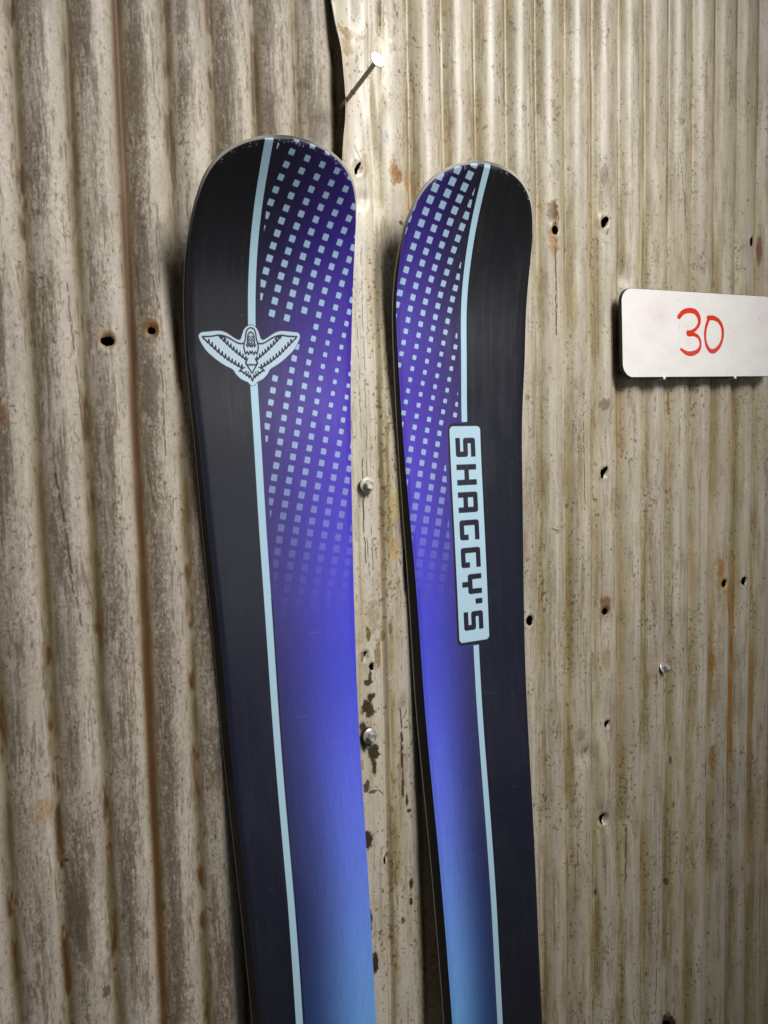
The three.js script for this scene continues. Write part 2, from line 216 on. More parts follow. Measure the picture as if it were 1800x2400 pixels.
  for (const [xa, ya, xb, yb, w, s] of rightSide ? LINES_R : LINES_L) { const ex = xb - xa, ey = yb - ya, L2 = ex * ex + ey * ey; each(Math.min(xa, xb) - 0.003, Math.max(xa, xb) + 0.003, Math.min(ya, yb), Math.max(ya, yb), (X, Y, o) => {
    const t = clamp(((X - xa) * ex + (Y - ya) * ey) / L2), D = Math.hypot(X - xa - ex * t + 0.0012 * (noise(Y * 190, xa * 50) - 0.5), Y - ya - ey * t);
    const m = s * (1 - sstep(0.3 * w, w, D)) * sstep(0.22, 0.42, noise(X * 500, Y * 260 + xa * 70)); if (m <= 0) return;
    R[o] = mix(R[o], 66, m); G[o] = mix(G[o], 54, m); B[o] = mix(B[o], 36, m); H[o] -= m;
  }); }
  for (const [x, y, a, b, sl] of rightSide ? HOLES_R : HOLES_L) each(x - 0.01, x + 0.01, y - 0.01, y + 0.01, (X, Y, o) => {
    const p = X - x + sl * (Y - y) * 0.7, q = Math.hypot(p / a, (Y - y) / b) * (rightSide ? 0.80 : 1) + 0.18 * (noise(X * 800, Y * 800) - 0.5); if (q < 1) A[o] = 0;
    else if (q < 1.5) { const t = 0.35 * (1.5 - q) / 0.5; R[o] = mix(R[o], 120, t); G[o] = mix(G[o], 96, t); B[o] = mix(B[o], 52, t); }
  });
  const data = new Uint8Array(N * 4), bump = new Uint8Array(N * 4);
  for (let o = 0; o < N; o++) {
    data[o * 4] = clamp(R[o], 0, 255); data[o * 4 + 1] = clamp(G[o], 0, 255); data[o * 4 + 2] = clamp(B[o], 0, 255); data[o * 4 + 3] = A[o];
    bump[o * 4] = bump[o * 4 + 1] = bump[o * 4 + 2] = clamp(128 + H[o] * 90, 0, 255); bump[o * 4 + 3] = 255;
  }
  const tex = (d, srgb) => { const t = new THREE.DataTexture(d, NX, NY); if (srgb) t.colorSpace = THREE.SRGBColorSpace; t.magFilter = THREE.LinearFilter; t.minFilter = THREE.LinearMipmapLinearFilter; t.generateMipmaps = true; t.needsUpdate = true; return t; };
  return new THREE.MeshPhysicalMaterial({ map: tex(data, true), bumpMap: tex(bump, false), bumpScale: rightSide ? 0.0004 : 0.00035, roughness: rightSide ? 0.44 : 0.6, metalness: 0, clearcoat: rightSide ? 0.14 : 0.04, clearcoatRoughness: 0.30, alphaTest: 0.5, side: THREE.DoubleSide });
}
const LX0 = -0.62, LX1 = -0.0225, RX0 = -0.0350, RX1 = 0.74;
const wallL = thing('corrugated_wall_panel', 'left corrugated metal wall sheet, grimy grey with brown rust lines in its valleys', 'wall panel');
part('metal_sheet', sheet(LX0, LX1, 0.001, zLeft, () => 0, () => 0), paint(LX0, LX1, 1792, 2048, false), wallL);
const wallR = thing('corrugated_wall_panel', 'right corrugated metal wall sheet, cream paint with punched holes and a lapped left edge', 'wall panel');
part('metal_sheet', sheet(RX0, RX1, 0.001, zRight, (Y) => 0.0034 * gauss(Y - 1.770, 0.032) - 0.0050 * sstep(1.795, 1.855, Y) + 0.0014 * (noise(Y * 60, 3) - 0.5), () => 0), paint(RX0, RX1, 2048, 2048, true), wallR);
const backing = new THREE.Mesh(new THREE.BoxGeometry(1.5, 2.2, 0.02), new THREE.MeshStandardMaterial({ color: new THREE.Color().setRGB(0.012, 0.010, 0.008), roughness: 0.95 }));
backing.name = 'wall'; backing.position.set(0.06, 1.1, -0.05); backing.userData.kind = 'structure'; backing.castShadow = backing.receiveShadow = true; scene.add(backing);

/* ---------------------------------------------------------------- skis: shape */
const KN = [0, 0.03, 0.06, 0.1, 0.14, 0.19, 0.25, 0.33, 0.43, 0.55, 0.68];
const ZL = [0.07568, 0.04936, 0.03111, 0.01848, 0.01316, 0.01285, 0.01256, 0.01427, 0.0168, 0.02612, 0.03211];
const ZR = [0.05984, 0.04227, 0.02928, 0.01893, 0.016, 0.01341, 0.01389, 0.01583, 0.018, 0.02606, 0.03248];
const WD = [0.0466, 0.05763, 0.06307, 0.06513, 0.06453, 0.0622, 0.06018, 0.05725, 0.05506, 0.05224, 0.04962];
function spline(k) {
  const n = KN.length, M = new Array(n).fill(0), c = new Array(n).fill(0), e = new Array(n).fill(0), h = (i) => KN[i + 1] - KN[i];
  for (let i = 1; i < n - 1; i++) { const a = h(i - 1), b = 2 * (h(i - 1) + h(i)), m = b - a * c[i - 1]; c[i] = h(i) / m; e[i] = (6 * ((k[i + 1] - k[i]) / h(i) - (k[i] - k[i - 1]) / h(i - 1)) - a * e[i - 1]) / m; }
  for (let i = n - 2; i > 0; i--) M[i] = e[i] - c[i] * M[i + 1];
  const f = (t) => { let i = 0; while (i < n - 2 && t > KN[i + 1]) i++; const H = h(i), a = (KN[i + 1] - t) / H, b = (t - KN[i]) / H; return a * k[i] + b * k[i + 1] + ((a ** 3 - a) * M[i] + (b ** 3 - b) * M[i + 1]) * H * H / 6; };
  const end = KN[n - 1], slope = (f(end) - f(end - 1e-4)) / 1e-4;
  return (t) => (t > end ? f(end) + slope * (t - end) : f(t));
}
const wSpline = spline(WD);
function makeSki(X0, tilt, Yt, zk, printed, label) {
  const zs = spline(zk), LEN = 1.66;
  const arcT = [0], arcV = [0]; for (let t = 0.0005; t < 1.75; t += 0.0005) { arcT.push(t); arcV.push(arcV[arcV.length - 1] + Math.hypot(0.0005, zs(t) - zs(t - 0.0005))); }
  const tOf = (v) => { let a = 0, b = arcV.length - 1; while (b - a > 1) { const m = (a + b) >> 1; if (arcV[m] > v) b = m; else a = m; } return mix(arcT[a], arcT[b], (v - arcV[a]) / (arcV[b] - arcV[a])); };
  const thick = (t) => 0.0034 + 0.0086 * clamp(t / 0.42) ** 0.85, bev = (v) => mix(0.0010, 0.0032, sstep(0.08, 0.42, v)) + 0.0013 * (1 - sstep(0.01, 0.06, v));
  const half = (v) => {                                                     // half width of the base at a distance v along the ski
    const t = tOf(v); let w = t < 0.68 ? wSpline(t) : 0.0496 - 0.0022 * Math.sin(Math.min(1, (t - 0.68) / 0.35) * Math.PI / 2) + 0.009 * sstep(1.0, 1.6, t);
    if (v < 0.05) { const q = v / 0.05; w = mix(0.0560 + 0.0027 * q * q, w, q ** 4); }
    return (w - 0.0010 * (1 - sstep(0.1, 0.4, v))) * Math.sqrt(Math.max(0, 1 - (1 - Math.min(1, v / 0.045)) ** 2.2)) * Math.sqrt(clamp((LEN + 0.004 - v) / 0.02));
  };
  const pt = (u, v, down) => {                                              // a point on the ski, "down" metres below the top sheet
    const t = tOf(Math.max(0, v)), dz = (zs(t + 2e-4) - zs(Math.max(0, t - 2e-4))) / (t < 2e-4 ? 2e-4 + t : 4e-4), l = Math.hypot(1, dz);
    return [X0 + u + Math.tan(tilt) * t - X0, Yt - t - down * dz / l * 0.35, zs(t) - down * (0.65 + 0.35 / l)];
  };
  const vs = []; for (let i = 0; i <= 46; i++) vs.push(0.05 * (i / 46) ** 1.9); for (let v = 0.055; v < 0.84; v += 0.006) vs.push(v); for (let v = 0.85; v < LEN - 0.03; v += 0.03) vs.push(v); for (let i = 6; i >= 0; i--) vs.push(LEN - 0.004 * i);
  const vTop = (v) => v + 0.0022 * Math.exp(-v / 0.02), hTop = (v) => Math.max(0, half(v) * (1 - bev(v) / 0.058));
  function strip(rows, uvs) {                                               // rows: list of rows of points
    const n = rows[0].length, pos = [], uv = [], idx = [];
    rows.forEach((r, j) => r.forEach((p, i) => { pos.push(...p); uv.push(...(uvs ? uvs[j][i] : [0, 0])); if (j && i) { const o = j * n + i; idx.push(o - 1 - n, o - 1, o - n, o - n, o - 1, o); } }));
    const g = new THREE.BufferGeometry(); g.setAttribute('position', new THREE.Float32BufferAttribute(pos, 3)); g.setAttribute('uv', new THREE.Float32BufferAttribute(uv, 2)); g.setIndex(idx); g.computeVertexNormals(); return g;
  }
  const ACR = [-1, -0.992, -0.975, -0.95, -0.915, -0.8, -0.6, -0.4, -0.2, 0, 0.2, 0.4, 0.6, 0.8, 0.915, 0.95, 0.975, 0.992, 1];
  const drop = (s) => 0.0010 * sstep(0.91, 1.0, Math.abs(s)) ** 1.5 + 0.0003 * s * s;
  const topRows = [], topUV = [], sideL = [], sideR = [], edgeL = [], edgeR = [], baseRows = [];
  vs.forEach((v) => {
    const T = tOf(v), th = thick(T), ht = hTop(v), hb = half(v), w = vTop(v), capd = 0.0008 * (1 - sstep(0, 0.0035, v));
    topRows.push(ACR.map((s) => pt(s * ht, w, drop(s) + capd))); topUV.push(ACR.map((s) => [(s * ht + 0.066) / 0.132, 1 - w / 0.84]));
    const dt = drop(1) + capd, e = th - mix(0.0016, 0.0013, sstep(0.0, 0.09, v));
    sideL.push([pt(-ht, w, dt), pt(-mix(ht, hb, 0.5), mix(w, v, 0.6), mix(dt, e, 0.45)), pt(-hb + 0.0002, v, e)].reverse()); sideR.push([pt(ht, w, dt), pt(mix(ht, hb, 0.5), mix(w, v, 0.6), mix(dt, e, 0.45)), pt(hb - 0.0002, v, e)]);
    edgeL.push([pt(-hb, v, th), pt(-hb, v, e), pt(-hb + 0.0005, v, e)]); edgeR.push([pt(hb - 0.0005, v, e), pt(hb, v, e), pt(hb, v, th)]);
    baseRows.push([pt(hb, v, th), pt(0, v, th), pt(-hb, v, th)]);
  });
  const t = thing('ski', label, 'ski', [X0, 0, 0], undefined);
  part('top_sheet', strip(topRows, topUV), new THREE.MeshPhysicalMaterial({ map: printed, roughness: 0.40, clearcoat: 0.7, clearcoatRoughness: 1, clearcoatRoughnessMap: SMUDGE, bumpMap: GRAIN, bumpScale: 0.00003, side: THREE.DoubleSide }), t);
  const side = mergeGeometries([strip(sideL), strip(sideR)]), tint = [];      // black sidewall, painted pale around the tip like a lit rim
  for (let k = 0; k < 2; k++) for (const v of vs) for (let q = 0; q < 3; q++) { const f = sstep(0.035, 0.085, v + 0.012 * (noise(v * 220, k) - 0.5)); tint.push(mix(0.46, 0.010, f), mix(0.44, 0.010, f), mix(0.39, 0.012, f)); }
  side.setAttribute('color', new THREE.Float32BufferAttribute(tint, 3));
  part('sidewall', side, new THREE.MeshPhysicalMaterial({ vertexColors: true, roughness: 0.5, specularIntensity: 0.5, side: THREE.DoubleSide }), t);
  part('metal_edge', mergeGeometries([strip(edgeL), strip(edgeR)]), new THREE.MeshStandardMaterial({ color: new THREE.Color().setRGB(0.46, 0.44, 0.39), metalness: 0.4, roughness: 0.42, side: THREE.DoubleSide }), t);
  part('base', strip(baseRows), new THREE.MeshStandardMaterial({ color: new THREE.Color().setRGB(0.02, 0.02, 0.022), roughness: 0.5, side: THREE.DoubleSide }), t);
  return t;
}

function field(nx, ny, f) { const d = new Uint8Array(nx * ny * 4); for (let j = 0; j < ny; j++) for (let i = 0; i < nx; i++) { const o = (j * nx + i) * 4; d[o] = d[o + 1] = d[o + 2] = clamp(f(i / nx, j / ny), 0, 1) * 255; d[o + 3] = 255; } const t = new THREE.DataTexture(d, nx, ny); t.magFilter = THREE.LinearFilter; t.minFilter = THREE.LinearMipmapLinearFilter; t.generateMipmaps = true; t.needsUpdate = true; return t; }
// handling marks in the gloss (wipes, dust, fingerprints) and the fine lengthwise polish
const SMUDGE = field(512, 1024, (a, b) => 0.13 + 0.20 * sstep(0.42, 0.68, fbm(a * 5 + 3, b * 14)) + 0.12 * sstep(0.5, 0.7, fbm(a * 60, b * 9 + 4)) + 0.10 * noise(a * 170, b * 7) + 0.15 * sstep(0.82, 0.9, noise(a * 130, b * 300)));
const GRAIN = field(512, 1024, (a, b) => 0.55 * noise(a * 190, b * 12) + 0.45 * noise(a * 95 + 7, b * 26));

/* ---------------------------------------------------------------- skis: printed top sheets (drawn in millimetres: u across, v along from the tip) */
const CW = 768, CH = 2048;
function skiCanvas(colour) {
  const c = document.createElement('canvas'); c.width = CW; c.height = CH; const x = c.getContext('2d'), im = x.createImageData(CW, CH);
  for (let j = 0; j < CH; j++) for (let i = 0; i < CW; i++) {
    const u = (i + 0.5) / CW * 132 - 66, v = (j + 0.5) / CH * 840, [r, g, b] = colour(u, v), n = 1 + 0.10 * (noise(u * 3.2, v * 0.09) - 0.5) + 0.06 * (noise(u * 7, v * 0.7) - 0.5), o = (j * CW + i) * 4;
    im.data[o] = r * n; im.data[o + 1] = g * n; im.data[o + 2] = b * n; im.data[o + 3] = 255;
  }
  x.putImageData(im, 0, 0); x.setTransform(CW / 132, 0, 0, CH / 840, CW / 2, 0); return [c, x];
}
const tri = (a, b, t) => [mix(a[0], b[0], t), mix(a[1], b[1], t), mix(a[2], b[2], t)];
const ramp = (stops, v) => { let i = 0; while (i < stops.length - 2 && v > stops[i + 1][0]) i++; const [a, c] = stops[i], [b, d] = stops[i + 1]; return tri(c, d, clamp((v - a) / (b - a))); };
const EDGE = [[0, [40, 24, 104]], [50, [50, 31, 130]], [110, [62, 42, 158]], [170, [72, 48, 176]], [230, [76, 56, 192]], [300, [74, 64, 208]], [380, [74, 78, 222]], [470, [94, 108, 242]], [540, [106, 130, 246]], [620, [114, 160, 248]], [700, [118, 180, 248]], [840, [122, 190, 248]]];
const NEAR = [[0, [6, 5, 14]], [60, [14, 11, 30]], [110, [30, 24, 56]], [200, [52, 38, 100]], [330, [56, 48, 122]], [430, [44, 44, 96]], [560, [38, 46, 92]], [680, [36, 58, 108]], [840, [38, 66, 118]]];
const DARK = [[0, [10, 10, 14]], [90, [20, 20, 27]], [180, [19, 22, 36]], [300, [19, 23, 40]], [420, [19, 23, 45]], [560, [15, 18, 39]], [700, [9, 11, 29]], [840, [6, 8, 24]]];  // black half of the print, its middle lightened to paint in a sheen
const sheetColour = (s, v) => {                                             // s: 0 at the stripe, 1 at the far edge
  const w = clamp(v / 700), f = sstep(mix(-0.25, 0.04, w), mix(1.0, 0.74, w), s + 0.05 * (noise(s * 3 + v * 0.004, v * 0.012) - 0.5)); return tri(ramp(NEAR, v), ramp(EDGE, v), f);
};
const STRIPE = [176, 212, 232];
function dot(x, u, v, s, sh, al) {
  x.save(); x.transform(1, 0, 0, 1, u, v); x.rotate(0.232); x.fillStyle = `rgba(${sh[0]},${sh[1]},${sh[2]},${al})`; x.beginPath(); x.roundRect(-s / 2, -s * 0.54, s, s * 1.08, 0.7); x.fill(); x.restore();
}
function scuffs(x, seed, n) {
  const r = rng(seed);
  for (let i = 0; i < n; i++) { const u = (r() - 0.5) * 118, v = r() * 700, l = 0.3 + 1.2 * r() * r(), a = r() * 6.28; x.strokeStyle = `rgba(190,190,200,${0.2 + 0.6 * r() * r()})`; x.lineWidth = 0.22 + 0.4 * r(); x.beginPath(); x.moveTo(u, v); x.lineTo(u + l * Math.cos(a), v + l * Math.sin(a)); x.stroke(); }
  for (let i = 0; i < 12; i++) { const u = (r() - 0.5) * 100, v = 150 + r() * 520, l = 4 + 10 * r(), a = (r() - 0.5) * 0.8; x.strokeStyle = `rgba(190,180,200,${0.16 + 0.30 * r()})`; x.lineWidth = 0.3; x.beginPath(); x.moveTo(u, v); x.lineTo(u + l * Math.cos(a), v + l * Math.sin(a)); x.stroke(); }
  for (let i = 0; i < 46; i++) { const a = 0.5 + r() * 2.1, k = 0.94 + 0.05 * r(); x.fillStyle = `rgba(205,195,205,${0.25 + 0.5 * r()})`; x.beginPath(); x.ellipse(-Math.cos(a) * 55 * k, 43 - Math.sin(a) * 40 * k, 0.3 + 0.7 * r(), 0.25 + 0.4 * r(), a, 0, 6.3); x.fill(); }   // chipped tip
}
function leftPrint() {
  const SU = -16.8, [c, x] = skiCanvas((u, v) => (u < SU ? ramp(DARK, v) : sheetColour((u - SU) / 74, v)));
  const size = [[0, 4.0], [60, 4.5], [110, 4.7], [150, 4.2], [190, 4.2], [230, 4.6], [280, 5.0], [330, 5.4]];
  x.save(); x.beginPath(); x.rect(SU + 6.2, 0, 100, 400); x.clip();
  for (let i = -16; i < 34; i++) for (let j = -6; j < 9; j++) {
    const u = 2.6 - 2.07 * i + 11.5 * j, v = 103.5 + 8.79 * i + 2.62 * j; if (v < 1 || v > 372 || u < SU + 4) continue;
    if (v > 124 && v < 166 && u < 22 - Math.max(0, v - 138) * 0.85) continue;
    const s = lut(size, v) - 1.1 * sstep(15, 50, u) * gauss(v - 155, 40), al = lut([[0, 0.92], [185, 0.92], [235, 0.72], [275, 0.42], [310, 0.15], [350, 0]], v); if (al > 0.01) dot(x, u, v, s, [172, 208, 230], al);
  }
  x.restore();
  const off = lut; x.fillStyle = `rgb(${STRIPE})`; x.beginPath();
  const cl = [[0, SU + 0.6], [110, SU], [300, SU + 0.2], [560, SU + 0.6], [840, SU - 2]];
  for (let v = 0; v <= 840; v += 10) x.lineTo(off(cl, v) - 2.8, v); for (let v = 840; v >= 0; v -= 10) x.lineTo(off(cl, v) + 2.8, v); x.fill();
  x.fillStyle = 'rgba(14,14,26,0.55)'; x.fillRect(SU + 2.9, 330, 1.4, 510);
  eagle(x); scuffs(x, 21, 150);
  return finish(c);
}
function eagle(x) {                                                         // spread-winged bird badge on the stripe
  x.save(); x.transform(0.0537, -0.00236, -0.00256, 0.05115, -63.53, 125.54);
  const L = [[835, 130], [780, 165], [755, 225], [738, 300], [722, 335], [680, 330], [600, 280], [520, 225], [440, 205], [340, 215], [250, 222], [190, 230], [160, 265], [170, 315], [205, 385], [262, 475], [345, 553], [435, 628], [535, 693], [640, 745], [655, 792], [692, 834], [742, 882], [800, 906], [845, 930], [868, 970]];
  const axis = (y) => 862 + (y - 150) * 0.0457, mir = ([px, py]) => [2 * axis(py) - px, py + 2];
  const curve = (p) => { x.beginPath(); x.moveTo(...p[0]); for (let i = 1; i < p.length - 1; i++) x.quadraticCurveTo(p[i][0], p[i][1], (p[i][0] + p[i + 1][0]) / 2, (p[i][1] + p[i + 1][1]) / 2); x.lineTo(...p[p.length - 1]); };
  const all = [...L, ...L.slice().reverse().map(mir)];
  x.lineJoin = 'round'; x.lineCap = 'round';
  curve(all); x.closePath(); x.fillStyle = 'rgb(20,18,34)'; x.strokeStyle = 'rgb(22,20,38)'; x.lineWidth = 10; x.stroke();
  curve(all); x.fillStyle = 'rgb(190,214,232)'; x.fill();
  x.strokeStyle = x.fillStyle = 'rgb(24,22,44)'; x.lineWidth = 13;
  for (const m of [(p) => p, mir]) {
    const line = (p, w = 13) => { x.lineWidth = w * 1.55; x.beginPath(); p.map(m).forEach((q, i) => (i ? x.lineTo(...q) : x.moveTo(...q))); x.stroke(); };
    const soft = (p, w = 13) => { x.lineWidth = w * 1.5; curve(p.map(m)); x.stroke(); };
    soft([[212, 290], [330, 288], [425, 265], [520, 282], [600, 325], [680, 375], [735, 390], [778, 378]]);
    soft([[425, 265], [470, 280], [530, 320], [520, 335]], 11);
    const row = (a, b, n, len, bend) => { const p = []; for (let i = 0; i <= n; i++) { const t = i / n, px = mix(a[0], b[0], t), py = mix(a[1], b[1], t) + bend * Math.sin(Math.PI * t); p.push([px - 2, py]); if (i < n) { const s = (b[0] - a[0]) / n; p.push([px + s * 0.42, py + 24 + s * 0.1], [px + s * 0.72, py - len * 1.35 + (b[1] - a[1]) / n * 0.5], [px + s * 0.80, py + 30]); } } line(p, 12); };
    line([[215, 290], [232, 318], [268, 345]], 13);
    row([268, 345], [765, 720], 11, 26, 34);
    row([440, 285], [818, 610], 9, 24, 14);
    line([[818, 610], [800, 655], [890, 795]], 12);
    line([[832, 590], [805, 655], [840, 690], [855, 668], [872, 692], [884, 670]], 9);
    line([[765, 720], [715, 765], [760, 772], [775, 800], [800, 790], [812, 830], [838, 822], [850, 858], [872, 838], [884, 880], [897, 905]], 13);
    line([[775, 800], [815, 770]], 10); line([[812, 832], [845, 785]], 10); line([[850, 858], [868, 810]], 9); line([[735, 742], [790, 715]], 10);
    soft([[862, 165], [815, 178], [797, 240], [795, 330], [775, 380], [775, 460], [800, 530]], 12);
    soft([[862, 222], [832, 235], [822, 290], [820, 400]], 10);
    line([[800, 530], [822, 495], [842, 540], [862, 490], [878, 525]], 11); line([[808, 400], [825, 430], [845, 400], [862, 432], [872, 412]], 10);
    line([[826, 330], [864, 375]], 10); line([[826, 375], [866, 420]], 9); line([[832, 290], [866, 335]], 9);
  }
  x.fillStyle = 'rgb(30,28,52)'; x.beginPath(); x.ellipse(866, 330, 34, 95, 0, 0, 6.3); x.globalAlpha = 0.55; x.fill(); x.globalAlpha = 1;
  x.strokeStyle = 'rgb(190,214,232)'; x.lineWidth = 9; for (const y of [268, 312, 356]) { x.beginPath(); x.moveTo(846, y - 10); x.lineTo(867, y + 16); x.lineTo(888, y - 10); x.stroke(); }
  x.fillStyle = 'rgb(190,214,232)'; x.beginPath(); x.moveTo(866, 238); x.lineTo(882, 264); x.lineTo(867, 288); x.lineTo(850, 264); x.fill();
  x.restore();
}
function rightPrint() {
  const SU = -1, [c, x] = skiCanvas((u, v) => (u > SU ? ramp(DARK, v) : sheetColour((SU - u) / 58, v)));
  const size = [[0, 5.8], [25, 5.7], [45, 5.3], [65, 4.8], [110, 4.4], [150, 3.5], [185, 3.4], [220, 4.1], [255, 4.8], [290, 5.6], [330, 5.9]];
  x.save(); x.beginPath(); x.rect(-80, 0, 80 + SU - 6, 203); x.rect(-80, 203, 80 - 20.5, 250); x.clip();
  for (let i = -36; i < 40; i++) for (let j = -9; j < 8; j++) {
    const u = -36 - 2.07 * i + 11.5 * j, v = 257.4 + 8.79 * i + 2.62 * j; if (v < 0 || v > 372 || u > SU - 3) continue;
    const s = lut(size, v), al = lut([[0, 0.92], [205, 0.92], [250, 0.72], [288, 0.42], [320, 0.16], [356, 0]], v); if (al > 0.01) dot(x, u, v, s, [172, 208, 230], al);
  }
  x.restore();
  x.fillStyle = `rgb(${STRIPE})`; x.fillRect(SU - 2.7, 0, 5.5, 204.3);
  x.beginPath(); [[SU - 1, 393.5], [SU + 4.5, 393.5], [SU + 5.0, 620], [SU + 3.5, 840], [SU - 2, 840], [SU - 0.5, 620]].forEach((p, i) => (i ? x.lineTo(...p) : x.moveTo(...p))); x.fill();
  // name plate down the stripe
  x.fillStyle = 'rgb(16,16,32)'; x.beginPath(); x.roundRect(-17.6, 205.6, 33.4, 186.6, 4.8); x.fill();
  x.fillStyle = 'rgb(182,214,234)'; x.beginPath(); x.roundRect(-15.8, 207.6, 30.4, 182.6, 3.6); x.fill();
  x.strokeStyle = 'rgb(26,26,46)'; x.lineWidth = 4.5; x.lineJoin = 'round'; x.lineCap = 'butt';
  const glyph = (v0, w, strokes) => strokes.forEach((s) => { x.beginPath(); s.forEach(([a, b], i) => { const q = [-10.5 + b, v0 + a * w]; if (i) x.lineTo(...q); else x.moveTo(...q); }); x.stroke(); });
  const lo = 2.25, hi = 17.25, me = 9.75, e = 0.14;
  const S = [[[1, hi], [e, hi], [e, me], [1 - e, me], [1 - e, lo], [0, lo]]], G = [[[1, hi], [e, hi], [e, lo], [1 - e, lo], [1 - e, 8.6]], [[1 - e, 8.8], [0.55, 8.8]].slice(0, 0)];
  glyph(217.5, 15.8, S);
  glyph(239.6, 17.6, [[[e - 0.01, 0], [e - 0.01, 19.5]], [[1 - e, 0], [1 - e, 19.5]], [[0.2, me], [0.8, me]]]);
  glyph(262.6, 17.6, [[[e, 0], [e, hi], [1 - e, hi], [1 - e, 0]], [[0.2, 7.4], [0.8, 7.4]]]);
  glyph(286.3, 17.0, G.slice(0, 1)); glyph(309.6, 17.2, G.slice(0, 1));
  glyph(332.2, 17.4, [[[e, 19.5], [e, 8], [1 - e, 8], [1 - e, 19.5]], [[0.5, 0], [0.5, 8]]]);
  x.lineWidth = 4.4; glyph(353.8, 4.4, [[[0.5, 12.6], [0.5, 19.5]]]); x.lineWidth = 4.5;
  glyph(364.4, 15.8, S);
  scuffs(x, 42, 190);
  return finish(c);
}
function finish(c) { const t = new THREE.CanvasTexture(c); t.colorSpace = THREE.SRGBColorSpace; t.magFilter = THREE.LinearFilter; t.anisotropy = 8; return t; }
makeSki(-0.09764, 0.02549, 1.70498, ZL, leftPrint(), 'left ski leaning on the wall, black and purple with a spread-winged bird badge');
makeSki(0.06676, 0.0242, 1.71732, ZR, rightPrint(), "right ski leaning on the wall, purple and black with a pale SHAGGY'S name plate");

